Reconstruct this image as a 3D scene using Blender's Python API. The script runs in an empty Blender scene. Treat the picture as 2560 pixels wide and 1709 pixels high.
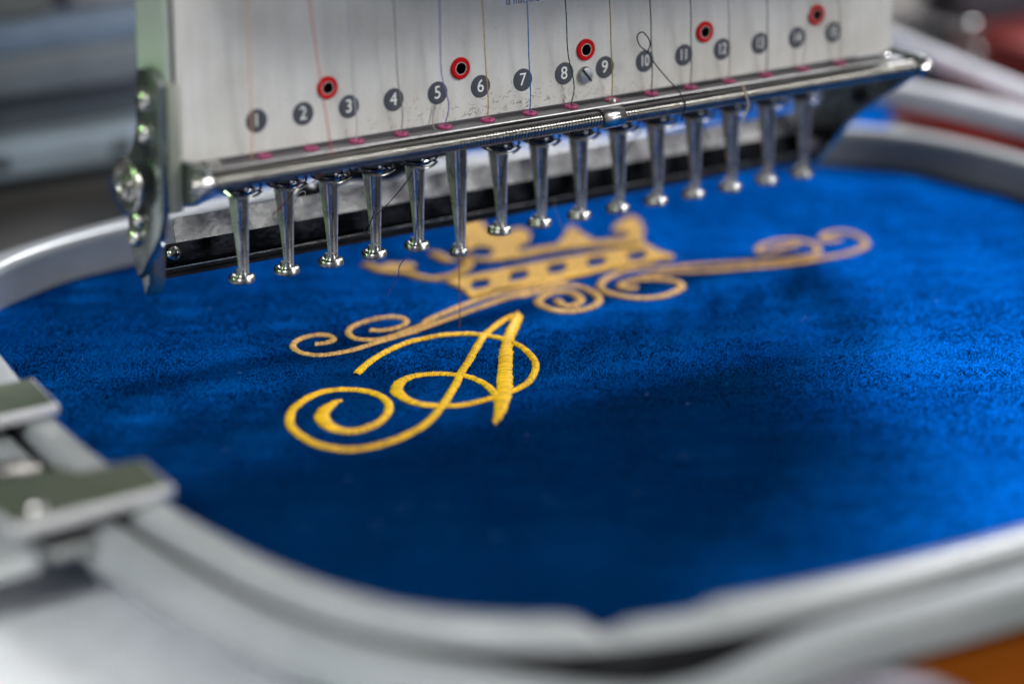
import bpy, bmesh, math, random
import numpy as np
from mathutils import Vector, Matrix

random.seed(7)
rng = np.random.default_rng(7)
PI = math.pi
SC = bpy.context.scene
COL = SC.collection
MM = 0.001                      # everything below is written in millimetres

# ------------------------------------------------------------------ camera
CAM_LOC = (-385.8, -553.1, 210.4)
CAM_YAW, CAM_PITCH, CAM_ROLL = math.radians(34.3095), math.radians(17.9042), math.radians(-0.2081)
cam_d = bpy.data.cameras.new('camera')
cam_d.lens = 99.34
cam_d.sensor_width = 36.0
cam_d.clip_start = 0.02
cam_d.clip_end = 30.0
cam_d.dof.use_dof = True
cam_d.dof.focus_distance = 0.667
cam_d.dof.aperture_fstop = 4.6
cam_d.dof.aperture_blades = 0
cam = bpy.data.objects.new('camera', cam_d)
COL.objects.link(cam)
cy, sy, cp, sp = math.cos(CAM_YAW), math.sin(CAM_YAW), math.cos(CAM_PITCH), math.sin(CAM_PITCH)
fwd = Vector((sy * cp, cy * cp, -sp))
right = Vector((cy, -sy, 0))
up = right.cross(fwd)
c_, s_ = math.cos(CAM_ROLL), math.sin(CAM_ROLL)
r2, u2 = right * c_ + up * s_, up * c_ - right * s_
m3 = Matrix((r2, u2, -fwd)).transposed()
cam.matrix_world = Matrix.Translation(Vector(CAM_LOC) * MM) @ m3.to_4x4()
SC.camera = cam

# ------------------------------------------------------------------ world, lamps, exposure
world = bpy.data.worlds.new('World')
SC.world = world
world.use_nodes = True
bg = world.node_tree.nodes['Background']
bg.inputs['Color'].default_value = (0.92, 0.95, 1.0, 1)
bg.inputs['Strength'].default_value = 0.15
SC.view_settings.view_transform = 'Standard'
SC.view_settings.look = 'None'
SC.view_settings.exposure = 0.0
SC.view_settings.gamma = 1.0


def area(name, loc, target, size, power, color, size_y=None, spread=180):
    l = bpy.data.lights.new(name, 'AREA')
    l.energy = power
    l.color = color
    l.size = size * MM
    l.spread = math.radians(spread)
    if size_y:
        l.shape = 'RECTANGLE'
        l.size_y = size_y * MM
    o = bpy.data.objects.new(name, l)
    COL.objects.link(o)
    o.location = Vector(loc) * MM
    d = (Vector(target) - Vector(loc))
    o.rotation_euler = d.to_track_quat('-Z', 'Y').to_euler()
    return o


# window light from the back right, soft room light from the front left and above, added greenish lamp at far left
area('window_light', (900, 650, 1080), (20, -40, 0), 420, 33.0, (0.92, 0.94, 1.0))
area('room_light', (930, -1140, 1170), (0, -10, 60), 620, 23.0, (1.0, 0.98, 0.95), 380)
area('added_low_front_lamp', (900, -1330, 210), (0, 10, 30), 620, 3.5, (0.98, 0.99, 1.0), 260)  # unseen low lamp added for the catcher flange and rod to reflect
area('left_room_light', (-800, -620, 460), (-330, -210, -13), 250, 0.6, (0.95, 0.98, 1.0), 250, spread=32)
area('added_green_lamp', (-900, 250, 380), (-112, -2, 56), 60, 0.005, (0.55, 1.0, 0.35), spread=4)  # unseen green lamp added for green glints on the left bracket

# ------------------------------------------------------------------ materials
MATS = {}


def mat(name, base, rough=0.5, metal=0.0, spec=0.5, build=None, **kw):
    if name in MATS:
        return MATS[name]
    m = bpy.data.materials.new(name)
    m.use_nodes = True
    nt = m.node_tree
    b = nt.nodes['Principled BSDF']
    b.inputs['Base Color'].default_value = (*base, 1)
    b.inputs['Roughness'].default_value = rough
    b.inputs['Metallic'].default_value = metal
    b.inputs['Specular IOR Level'].default_value = spec
    for k, v in kw.items():
        b.inputs[k].default_value = v
    if build:
        build(nt, b)
    MATS[name] = m
    return m


def N(nt, typ, **kw):
    n = nt.nodes.new(typ)
    for k, v in kw.items():
        if k in ('operation', 'blend_type', 'data_type', 'noise_dimensions', 'feature', 'wave_type', 'bands_direction'):
            setattr(n, k, v)
        else:
            n.inputs[k].default_value = v
    return n


def coords(nt, scale=(1, 1, 1), which='Object'):
    tc = nt.nodes.new('ShaderNodeTexCoord')
    mp = nt.nodes.new('ShaderNodeMapping')
    mp.inputs['Scale'].default_value = scale
    nt.links.new(tc.outputs[which], mp.inputs['Vector'])
    return mp.outputs['Vector']


def noise(nt, vec, scale, detail=3.0, rough=0.55):
    n = N(nt, 'ShaderNodeTexNoise', Scale=scale, Detail=detail, Roughness=rough)
    nt.links.new(vec, n.inputs['Vector'])
    return n.outputs['Fac']


def ramp(nt, fac, stops):
    r = nt.nodes.new('ShaderNodeValToRGB')
    e = r.color_ramp.elements
    e[0].position, e[0].color = stops[0][0], (*stops[0][1], 1)
    e[1].position, e[1].color = stops[-1][0], (*stops[-1][1], 1)
    for p, c in stops[1:-1]:
        x = e.new(p)
        x.color = (*c, 1)
    nt.links.new(fac, r.inputs['Fac'])
    return r.outputs['Color']


def maprange(nt, fac, a, b, c, d):
    n = N(nt, 'ShaderNodeMapRange')
    n.inputs['From Min'].default_value = a
    n.inputs['From Max'].default_value = b
    n.inputs['To Min'].default_value = c
    n.inputs['To Max'].default_value = d
    nt.links.new(fac, n.inputs['Value'])
    return n.outputs['Result']


def bump(nt, b, height, dist, strength=1.0):
    n = N(nt, 'ShaderNodeBump', Strength=strength, Distance=dist)
    nt.links.new(height, n.inputs['Height'])
    nt.links.new(n.outputs['Normal'], b.inputs['Normal'])


def metal_build(bscale, bdist, r0, r1, c0, c1):
    def f(nt, b):
        v = coords(nt)
        n1 = noise(nt, v, bscale, 4)
        n2 = noise(nt, v, bscale * 0.13, 3)
        nt.links.new(maprange(nt, n2, 0.3, 0.7, r0, r1), b.inputs['Roughness'])
        nt.links.new(ramp(nt, n2, [(0.35, c0), (0.65, c1)]), b.inputs['Base Color'])
        bump(nt, b, n1, bdist, 0.6)
    return f


def chrome():
    return mat('polished_steel', (.55, .54, .52), .2, 1.0,
               build=metal_build(1500, .00006, .16, .34, (.40, .39, .38), (.62, .60, .57)))


def steel():
    return mat('brushed_steel', (.42, .43, .43), .35, 1.0,
               build=metal_build(900, .00005, .28, .42, (.33, .34, .34), (.47, .48, .47)))


def dark_chrome():
    return mat('black_nickel', (.06, .07, .09), .12, 1.0,
               build=metal_build(700, .00003, .08, .2, (.045, .05, .065), (.10, .11, .13)))


def gunmetal():
    return mat('dark_zinc_plate', (.13, .15, .15), .3, 1.0,
               build=metal_build(900, .00004, .22, .36, (.21, .235, .23), (.31, .335, .325)))


def black():
    return mat('black_painted_metal', (.012, .012, .014), .35, 0.0,
               build=metal_build(900, .00003, .28, .45, (.008, .008, .010), (.018, .018, .02)))


def hoop_grey():
    return mat('grey_hoop_plastic', (.34, .355, .355), .32, 0.0, .6,
               build=metal_build(260, .00003, .26, .36, (.315, .33, .335), (.365, .38, .38)))


def plate_white():
    def f(nt, b):
        v = coords(nt, (1, 1, .08))
        streak = noise(nt, v, 420, 3)
        v2 = coords(nt)
        grime = noise(nt, v2, 60, 4)
        speck = noise(nt, v2, 1900, 2)
        col = ramp(nt, streak, [(0.3, (.565, .555, .53)), (0.62, (.61, .605, .585))])
        mx = N(nt, 'ShaderNodeMix', data_type='RGBA', blend_type='MULTIPLY')
        mx.inputs['Factor'].default_value = .75
        nt.links.new(col, mx.inputs['A'])
        nt.links.new(ramp(nt, grime, [(0.3, (.80, .78, .74)), (0.6, (1, 1, 1))]), mx.inputs['B'])
        mx2 = N(nt, 'ShaderNodeMix', data_type='RGBA', blend_type='MULTIPLY')
        mx2.inputs['Factor'].default_value = .35
        nt.links.new(mx.outputs['Result'], mx2.inputs['A'])
        nt.links.new(ramp(nt, speck, [(0.27, (.25, .2, .16)), (0.33, (1, 1, 1))]), mx2.inputs['B'])
        nt.links.new(mx2.outputs['Result'], b.inputs['Base Color'])
        bump(nt, b, noise(nt, v2, 800, 3), .00002, .5)
    return mat('cream_white_enamel', (.55, .54, .52), .45, 0, .4, build=f)


def velvet(name='blue_velvet', base=(.001, .08, .262), k=1.0):
    """glossy pile: dark body, broad tinted sheen that comes alive against the light"""
    def f(nt, b):
        v = coords(nt)
        big = noise(nt, v, 30, 4)
        fine = noise(nt, v, 2400, 3)
        c = ramp(nt, big, [(.30, tuple(x * .86 * k for x in base)), (.68, tuple(x * 1.08 * k for x in base))])
        mx = N(nt, 'ShaderNodeMix', data_type='RGBA', blend_type='MULTIPLY')
        mx.inputs['Factor'].default_value = .2
        nt.links.new(c, mx.inputs['A'])
        nt.links.new(ramp(nt, fine, [(.32, (.45, .45, .5)), (.62, (1.15, 1.15, 1.15))]), mx.inputs['B'])
        nt.links.new(mx.outputs['Result'], b.inputs['Base Color'])
        bump(nt, b, noise(nt, coords(nt, (1, 1.5, 1)), 1900, 3, .6), .00015, .4)
    return mat(name, base, .46, .82, 0, build=f, **{'Specular Tint': (.03, .30, .9, 1)})


def thread_mat(name, c, rough=.42):
    def f(nt, b):
        v = coords(nt)
        n = noise(nt, v, 2600, 2)
        g = nt.nodes.new('ShaderNodeNewGeometry')
        ad = N(nt, 'ShaderNodeMath', operation='ADD')
        nt.links.new(n, ad.inputs[0])
        nt.links.new(maprange(nt, g.outputs['Random Per Island'], 0, 1, -.22, .22), ad.inputs[1])
        nt.links.new(ramp(nt, ad.outputs[0], [(.25, tuple(x * .62 for x in c)), (.5, c), (.75, tuple(min(1, x * 1.2) for x in c))]), b.inputs['Base Color'])
    return mat(name, c, rough, 0, .4, build=f)


def plain(name, c, rough=.5, metal=0., spec=.5):
    def f(nt, b):
        v = coords(nt)
        n = noise(nt, v, 70, 4)
        nt.links.new(ramp(nt, n, [(.3, tuple(x * .88 for x in c)), (.7, tuple(min(1, x * 1.08) for x in c))]), b.inputs['Base Color'])
        nt.links.new(maprange(nt, n, .3, .7, rough * .85, min(1, rough * 1.15)), b.inputs['Roughness'])
    return mat(name, c, rough, metal, spec, build=f)


# ------------------------------------------------------------------ mesh helpers (millimetres)
def finish(bm, name, m, parent=None, origin=None, angle=35):
    """link bm (world mm) as one mesh object; origin is the thing's base, or the parent's."""
    if parent is not None:
        org = Vector(parent.get('_org', (0, 0, 0)))
    else:
        org = Vector(origin) if origin else Vector((0, 0, 0))
    me = bpy.data.meshes.new(name)
    bmesh.ops.recalc_face_normals(bm, faces=bm.faces[:])
    bmesh.ops.translate(bm, verts=bm.verts[:], vec=-org)
    bmesh.ops.scale(bm, vec=(MM, MM, MM), verts=bm.verts[:])
    bm.to_mesh(me)
    bm.free()
    me.materials.append(m)
    me.polygons.foreach_set('use_smooth', [True] * len(me.polygons))
    me.set_sharp_from_angle(angle=math.radians(angle))
    o = bpy.data.objects.new(name, me)
    COL.objects.link(o)
    if parent is not None:
        o.parent = parent
    else:
        o.location = org * MM
    o['_org'] = tuple(org)
    return o


def tag(o, label, cat, group=None, kind=None):
    o['label'] = label
    o['category'] = cat
    if group:
        o['group'] = group
    if kind:
        o['kind'] = kind
    return o


def thing(name, loc, label, cat, group=None):
    o = bpy.data.objects.new(name, None)
    o.empty_display_size = .005
    COL.objects.link(o)
    o.location = Vector(loc) * MM
    o['_org'] = tuple(loc)
    return tag(o, label, cat, group)


def copy_tree(o, parent=None):
    c = o.copy()
    COL.objects.link(c)
    if parent is not None:
        c.parent = parent
    for ch in list(o.children):
        copy_tree(ch, c)
    return c


def box(bm, x0, x1, y0, y1, z0, z1, bev=0.0, seg=2):
    vs = [bm.verts.new((x, y, z)) for x in (x0, x1) for y in (y0, y1) for z in (z0, z1)]
    fs = [(0, 1, 3, 2), (4, 6, 7, 5), (0, 4, 5, 1), (2, 3, 7, 6), (0, 2, 6, 4), (1, 5, 7, 3)]
    faces = [bm.faces.new([vs[i] for i in f]) for f in fs]
    if bev > 0:
        es = list({e for f in faces for e in f.edges})
        bmesh.ops.bevel(bm, geom=es, offset=bev, segments=seg, affect='EDGES', profile=.5)


def prism(bm, poly, axis, t0, t1, bev=0.0, seg=2):
    """poly of 2-D points in the two other axes (in xyz order), extruded along axis from t0 to t1."""
    def p(a, b, t):
        return {'x': (t, a, b), 'y': (a, t, b), 'z': (a, b, t)}[axis]
    A = [bm.verts.new(p(a, b, t0)) for a, b in poly]
    B = [bm.verts.new(p(a, b, t1)) for a, b in poly]
    n = len(poly)
    faces = [bm.faces.new(A), bm.faces.new(B[::-1])]
    rim = [e for f in faces for e in f.edges]
    for i in range(n):
        faces.append(bm.faces.new((A[i], B[i], B[(i + 1) % n], A[(i + 1) % n])))
    if bev > 0:
        bmesh.ops.bevel(bm, geom=list(set(rim)), offset=bev, segments=seg, affect='EDGES', profile=.5)


def frame_for(d):
    d = d.normalized()
    a = Vector((0, 0, 1)) if abs(d.z) < .9 else Vector((1, 0, 0))
    u = d.cross(a).normalized()
    return u, d.cross(u).normalized()


def tube(bm, pts, r, seg=8, closed=False, caps=True):
    pts = [Vector(p) for p in pts]
    n = len(pts)
    rr = r if hasattr(r, '__len__') else [r] * n
    rings = []
    u = None
    for i, p in enumerate(pts):
        if closed:
            d = pts[(i + 1) % n] - pts[i - 1]
        else:
            d = pts[min(i + 1, n - 1)] - pts[max(i - 1, 0)]
        d.normalize()
        if u is None:
            u, _ = frame_for(d)
        u = (u - d * u.dot(d)).normalized()
        w = d.cross(u)
        rings.append([bm.verts.new(p + (u * math.cos(2 * PI * k / seg) + w * math.sin(2 * PI * k / seg)) * rr[i]) for k in range(seg)])
    last = n if closed else n - 1
    for i in range(last):
        a, b = rings[i], rings[(i + 1) % n]
        for k in range(seg):
            bm.faces.new((a[k], a[(k + 1) % seg], b[(k + 1) % seg], b[k]))
    if caps and not closed:
        bm.faces.new(rings[0][::-1])
        bm.faces.new(rings[-1])


def lathe(bm, prof, c, axis=(0, 0, 1), seg=24):
    """prof: (radius, height) along axis from c; ends closed when radius > 0."""
    ax = Vector(axis).normalized()
    u, w = frame_for(ax)
    c = Vector(c)
    rings = []
    for r, h in prof:
        if r < 1e-6:
            rings.append([bm.verts.new(c + ax * h)])
        else:
            rings.append([bm.verts.new(c + ax * h + (u * math.cos(2 * PI * k / seg) + w * math.sin(2 * PI * k / seg)) * r) for k in range(seg)])
    for a, b in zip(rings, rings[1:]):
        for k in range(seg):
            va = a[k % len(a)], a[(k + 1) % len(a)]
            vb = b[k % len(b)], b[(k + 1) % len(b)]
            vs = [va[0]] + ([va[1]] if len(a) > 1 else []) + ([vb[1]] if len(b) > 1 else []) + [vb[0]]
            bm.faces.new(vs)
    if len(rings[0]) > 1:
        bm.faces.new(rings[0][::-1])
    if len(rings[-1]) > 1:
        bm.faces.new(rings[-1])


def torus(bm, c, R, r, axis=(0, 0, 1), seg=28, sseg=10, flat=1.0):
    ax = Vector(axis).normalized()
    u, w = frame_for(ax)
    c = Vector(c)
    rings = []
    for i in range(seg):
        a = 2 * PI * i / seg
        d = u * math.cos(a) + w * math.sin(a)
        rings.append([bm.verts.new(c + d * (R + r * math.cos(2 * PI * k / sseg)) + ax * r * flat * math.sin(2 * PI * k / sseg)) for k in range(sseg)])
    for i in range(seg):
        a, b = rings[i], rings[(i + 1) % seg]
        for k in range(sseg):
            bm.faces.new((a[k], a[(k + 1) % sseg], b[(k + 1) % sseg], b[k]))


def spline(pts, per=6, closed=False):
    """Catmull-Rom through points of any dimension."""
    P = np.array(pts, float)
    n = len(P)
    out = []
    last = n if closed else n - 1
    for i in range(last):
        p0 = P[(i - 1) % n] if closed or i > 0 else 2 * P[0] - P[1]
        p1, p2 = P[i], P[(i + 1) % n]
        p3 = P[(i + 2) % n] if closed or i + 2 < n else 2 * P[-1] - P[-2]
        for k in range(per):
            t = k / per
            out.append(.5 * ((2 * p1) + (p2 - p0) * t + (2 * p0 - 5 * p1 + 4 * p2 - p3) * t * t + (3 * p1 - p0 - 3 * p2 + p3) * t ** 3))
    if not closed:
        out.append(P[-1])
    return np.array(out)


def text_mesh(body, size, m, name, parent, loc, normal_minus_y=True, offset=0.0, extrude=.03, squeeze=1.0):
    cu = bpy.data.curves.new('t', 'FONT')
    cu.body = body
    cu.size = size
    cu.align_x = 'CENTER'
    cu.align_y = 'CENTER'
    cu.offset = offset
    cu.extrude = extrude
    ob = bpy.data.objects.new('t', cu)
    COL.objects.link(ob)
    dg = bpy.context.evaluated_depsgraph_get()
    me = bpy.data.meshes.new_from_object(ob.evaluated_get(dg))
    bpy.data.objects.remove(ob)
    bpy.data.curves.remove(cu)
    bm = bmesh.new()
    bm.from_mesh(me)
    bpy.data.meshes.remove(me)
    for v in bm.verts:                       # text plane xy -> plate plane xz, facing -y
        x, y, z = v.co
        v.co = (loc[0] + x * squeeze, loc[1] - z, loc[2] + y)
    return finish(bm, name, m, parent, angle=20)

# ------------------------------------------------------------------ the setting
def struct(name, bm, m):
    o = finish(bm, name, m)
    o['kind'] = 'structure'
    return o


bm = bmesh.new()
box(bm, -2500, 2500, -1500, 2600, -760, -750)
struct('floor', bm, plain('grey_floor', (.20, .19, .18), .6))
bm = bmesh.new()
box(bm, -2500, 2500, 2600, 2620, -750, 1900)
struct('wall', bm, plain('pale_wall', (.50, .48, .50), .8))

bm = bmesh.new()
prism(bm, [(-520, -420), (-104, -420), (-104, 100), (-520, 100)], 'z', -40, -13, 1.5)
table = finish(bm, 'table_top', plain('pale_grey_laminate', (.80, .81, .82), .45), origin=(-104, 0, -40))
tag(table, 'pale grey machine table top lying under the left side of the hoop', 'table')

bm = bmesh.new()
box(bm, -520, 460, 132, 330, -40, -13, 1.5)
bed = finish(bm, 'machine_bed', plain('dark_brown_grey_enamel', (.085, .08, .075), .5), origin=(0, 230, -40))
tag(bed, 'dark brown grey machine bed running behind the hoop under the beam', 'machine bed')
bm = bmesh.new()
box(bm, -520, 460, 133, 141, -12.95, -10.5, .6)
finish(bm, 'edge_strip', plain('warm_grey_strip', (.30, .27, .24), .5), bed)

bm = bmesh.new()
box(bm, -112, -59, -200, -180, -300, -3.5, 1.5)
o = finish(bm, 'support_post', plain('slate_enamel', (.07, .085, .10), .5), origin=(-85, -190, -300))
tag(o, 'dark slate post below the front of the hoop beside the orange brown panel', 'post')
bm = bmesh.new()
box(bm, -58, 460, -203, -185, -420, -3.0, 1.5)
o = finish(bm, 'wooden_panel', mat('orange_brown_wood', (.33, .105, .012), .7, 0, .08, build=lambda nt, b: nt.links.new(
    ramp(nt, noise(nt, coords(nt, (4, 40, 40)), 9, 5), [(.3, (.15, .036, .0004)), (.7, (.21, .051, .0008))]), b.inputs['Base Color'])), origin=(200, -187, -420))
tag(o, 'orange brown wooden panel low down below the front right of the hoop', 'panel')

bm = bmesh.new()
tube(bm, [(-82, -203.5, -6), (-75, -207, -3.6), (-68, -208.5, -4), (-61, -209.5, -6.2), (-53, -210, -11), (-48, -210.5, -17), (-46, -210.5, -40), (-46, -210.5, -80)], 2.3, 14)
o = finish(bm, 'steel_rod', plain('mauve_grey_steel', (.26, .24, .28), .45, .3), origin=(-46, -210, -80))
tag(o, 'curved mauve grey steel rod poking out beside the orange brown panel', 'rod')

# ------------------------------------------------------------------ hoop outline
H_C, H_A, H_B, H_N, H_ROT = (15.0, -49.5), 160.0, 144.4, 5.07, -.053
H_F = [0.0077, 0.0102, 0.0167, -0.0069, 0.0109, -0.0026, -0.0274, 0.0161, -0.008, -0.0071, 0.0]


def hoop_curve(n=720):
    out = []
    th = np.linspace(0, 2 * PI, 4001)
    R = H_F[0] + sum(H_F[2 * k - 1] * np.cos(k * th) + H_F[2 * k] * np.sin(k * th) for k in range(1, 6)) + 1
    c, s = np.abs(np.cos(th)), np.abs(np.sin(th))
    rad = R / (c ** H_N + s ** H_N) ** (1 / H_N)
    u, w = rad * np.cos(th) * H_A, rad * np.sin(th) * H_B
    x = H_C[0] + u * math.cos(H_ROT) - w * math.sin(H_ROT)
    y = H_C[1] + u * math.sin(H_ROT) + w * math.cos(H_ROT)
    L = np.concatenate([[0], np.cumsum(np.hypot(np.diff(x), np.diff(y)))])
    t = np.linspace(0, L[-1], n, endpoint=False)
    P = np.stack([np.interp(t, L, x), np.interp(t, L, y)], 1)
    for _ in range(40):
        P = (np.roll(P, 1, 0) + P * 2 + np.roll(P, -1, 0)) / 4
    T_ = np.roll(P, -1, 0) - np.roll(P, 1, 0)
    T_ /= np.linalg.norm(T_, axis=1)[:, None]
    return P, np.stack([T_[:, 1], -T_[:, 0]], 1)


HP, HN = hoop_curve()


def bumpf(x, c, w):
    return math.exp(-((x - c) / w) ** 2)


def sweep(bm, prof, shape=None):
    rings = []
    for p, nrm in zip(HP, HN):
        row = []
        for u, z in prof:
            du, dz = shape(p, u, z) if shape else (0, 0)
            row.append(bm.verts.new((p[0] + nrm[0] * (u + du), p[1] + nrm[1] * (u + du), z + dz)))
        rings.append(row)
    n, k = len(rings), len(prof)
    for i in range(n):
        a, b = rings[i], rings[(i + 1) % n]
        for j in range(k):
            bm.faces.new((a[j], b[j], b[(j + 1) % k], a[(j + 1) % k]))


def arc(cx, cz, r, a0, a1, n=4):
    return [(cx + r * math.cos(math.radians(a0 + (a1 - a0) * i / n)), cz + r * math.sin(math.radians(a0 + (a1 - a0) * i / n))) for i in range(n + 1)]


hoop = thing('embroidery_hoop', (H_C[0], H_C[1], -3), 'large rounded grey plastic embroidery hoop clamping the blue velvet', 'hoop')


def inner_shape(p, u, z):
    if p[1] > -120 or z < 5:
        return 0, 0
    d = 2.8 * bumpf(p[0], -112.3, 3.2) + 1.7 * math.exp(-((p[0] + 103.5) / 8.5) ** 4) + .7 * bumpf(p[0], -95.5, 2.0)
    return 0, -d


def outer_shape(p, u, z):
    if p[1] > -120:
        return 0, 0
    g = math.exp(-((p[0] + 107) / 20) ** 2)
    return 6.5 * g, -4.2 * g


bm = bmesh.new()
sweep(bm, [(0, -3), (0, 8.6)] + arc(2.4, 8.6, 2.4, 180, 90) + arc(5.2, 9.2, 1.8, 90, 0) + [(7, -3)], inner_shape)
o = finish(bm, 'inner_ring', hoop_grey(), hoop, angle=50)
bm = bmesh.new()
sweep(bm, [(9, -1.5), (9, 5.2)] + arc(11.2, 5.2, 2.2, 180, 90) + arc(14.2, 5.2, 2.2, 90, 0) + [(16.4, 3), (15.6, -1.5)], outer_shape)
finish(bm, 'outer_ring', mat('matt_grey_hoop_plastic', (.26, .28, .28), .5, 0, .35, build=metal_build(260, .00004, .46, .58, (.235, .255, .26), (.29, .305, .31))), hoop, angle=50)

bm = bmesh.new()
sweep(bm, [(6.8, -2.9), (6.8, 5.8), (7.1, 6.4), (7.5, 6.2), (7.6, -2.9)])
finish(bm, 'gap_shade_band', black(), hoop, angle=50)  # added black band, darkens the gap between the two rings

# clamp on the left side: two plates across both rings, a bolt and nuts between them
bm = bmesh.new()
prism(bm, [(-184, -91.5), (-149.2, -88.9), (-147.0, -72.0), (-160.5, -71.5), (-163.5, -66.0), (-185, -66.5)], 'z', 11.6, 14.4, .7)
cp = finish(bm, 'clamp_plate', mat('pale_steel', (.5, .5, .5), .35, .5, build=metal_build(500, .00004, .3, .4, (.42, .42, .43), (.52, .52, .52))), hoop)
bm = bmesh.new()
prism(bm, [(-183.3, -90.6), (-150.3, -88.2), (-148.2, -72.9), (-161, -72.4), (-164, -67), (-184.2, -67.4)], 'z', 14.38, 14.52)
finish(bm, 'olive_reflection', mat('painted_olive_reflection', (.075, .09, .06), .4, 0, .3, build=metal_build(400, .00003, .35, .45, (.06, .075, .05), (.085, .10, .068))), cp)  # thin sheet whose olive colour paints a greenish reflection on the steel
bm = bmesh.new()
prism(bm, [(-195, -35.5), (-146.2, -31.6), (-143.2, -12.6), (-195, -13.5)], 'z', 11.6, 14.4, .7)
cp = finish(bm, 'clamp_plate', mat('pale_steel', (.5, .5, .5), .35, .5, build=metal_build(500, .00004, .3, .4, (.42, .42, .43), (.52, .52, .52))), hoop)
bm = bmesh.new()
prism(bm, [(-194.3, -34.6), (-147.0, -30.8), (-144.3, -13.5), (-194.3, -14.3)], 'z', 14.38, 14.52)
finish(bm, 'olive_reflection', mat('painted_olive_reflection', (.075, .09, .06), .4, 0, .3, build=metal_build(400, .00003, .35, .45, (.06, .075, .05), (.085, .10, .068))), cp)  # same painted olive reflection on the far plate
bm = bmesh.new()
prism(bm, [(-200, -30), (-171, -36), (-172, -60), (-176.5, -85), (-200, -86)], 'z', 1.0, 4.6, .8)
finish(bm, 'clamp_block', hoop_grey(), hoop)
bm = bmesh.new()
lathe(bm, [(0, 0), (2.6, 0), (3.2, .6), (3.2, 15), (2.7, 15.6), (2.0, 15.8), (2.0, 18), (0, 18)], (-180, -52.5, 9.6), (1, -.06, 0), 24)
finish(bm, 'clamp_bolt', chrome(), hoop)
bm = bmesh.new()
box(bm, -188, -164.5, -68, -63, 4.5, 10.5, .8)
finish(bm, 'bolt_lug', steel(), hoop)
bm = bmesh.new()
prism(bm, [(-176, -90.5), (-165.5, -89.5), (-164, -73), (-178, -72)], 'z', 4.4, 7.2, .7)
finish(bm, 'clamp_ledge', steel(), hoop)
bm = bmesh.new()
lathe(bm, [(2.6, 0), (2.6, .8), (2.0, 1.8), (0, 2.2)], (-177.5, -86.5, 14.3), (0, 0, 1), 18)
finish(bm, 'rivet', chrome(), hoop)

# ------------------------------------------------------------------ velvet
bm = bmesh.new()
cen = np.array(H_C)
prev = None
levels = np.concatenate([np.linspace(0, .9, 10), np.linspace(.93, 1.0, 6)])
for li, f in enumerate(levels):
    ring = []
    if f == 0:
        ring = [bm.verts.new((cen[0], cen[1], 0))]
    else:
        for i, p in enumerate(HP):
            q = cen + (p - cen) * f
            edge = max(0, (f - .93) / .07)
            ring.append(bm.verts.new((q[0], q[1], .25 * edge * math.sin(i * .28) - .15 * edge)))
    if prev is not None:
        n = len(HP)
        for i in range(n):
            if len(prev) == 1:
                bm.faces.new((prev[0], ring[i], ring[(i + 1) % n]))
            else:
                bm.faces.new((prev[i], ring[i], ring[(i + 1) % n], prev[(i + 1) % n]))
    prev = ring
# carried down under the inner ring and out on the far side
n = len(HP)
for u_, z_ in ((.25, -3.3), (7.7, -3.5), (8.6, -2.2)):
    out = []
    for i, (p, nrm) in enumerate(zip(HP, HN)):
        q = p + nrm * u_
        out.append(bm.verts.new((q[0], q[1], z_ + (.25 * math.sin(i * .21) if u_ > 7.3 else 0))))
    for i in range(n):
        bm.faces.new((prev[i], out[i], out[(i + 1) % n], prev[(i + 1) % n]))
    prev = out
velvet_o = finish(bm, 'velvet_cloth', velvet(), origin=(H_C[0], H_C[1], 0), angle=80)
tag(velvet_o, 'royal blue velvet stretched in the hoop with gold embroidery', 'fabric')

bm = bmesh.new()
sel = [i for i, p in enumerate(HP) if p[1] > (66 if p[0] > 100 else 40)]
# order along the curve (indices may wrap)
start = next(i for i in sel if (i - 1) % n not in sel)
order = []
i = start
while i in sel:
    order.append(i)
    i = (i + 1) % n
rows = []
for j, i in enumerate(order):
    p, nrm = HP[i], HN[i]
    ln = 62 + 6 * math.sin(j * .07) if p[0] > -20 else (62 - 59 * min(1, (-20 - p[0]) / 25) if p[0] > -100 else 3 + 10 * min(1, (-100 - p[0]) / 10))
    row = []
    for k, t in enumerate(np.linspace(0, 1, 9)):
        q = p + nrm * (16.8 + ln * t)
        z = 4.5 - 5 * t + 2.2 * math.sin(j * .113 + 2 * t) * t
        row.append(bm.verts.new((q[0], q[1], z)))
    rows.append(row)
for a, b in zip(rows, rows[1:]):
    for k in range(8):
        bm.faces.new((a[k], a[k + 1], b[k + 1], b[k]))
finish(bm, 'loose_hem', velvet(), velvet_o, angle=80)

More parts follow.
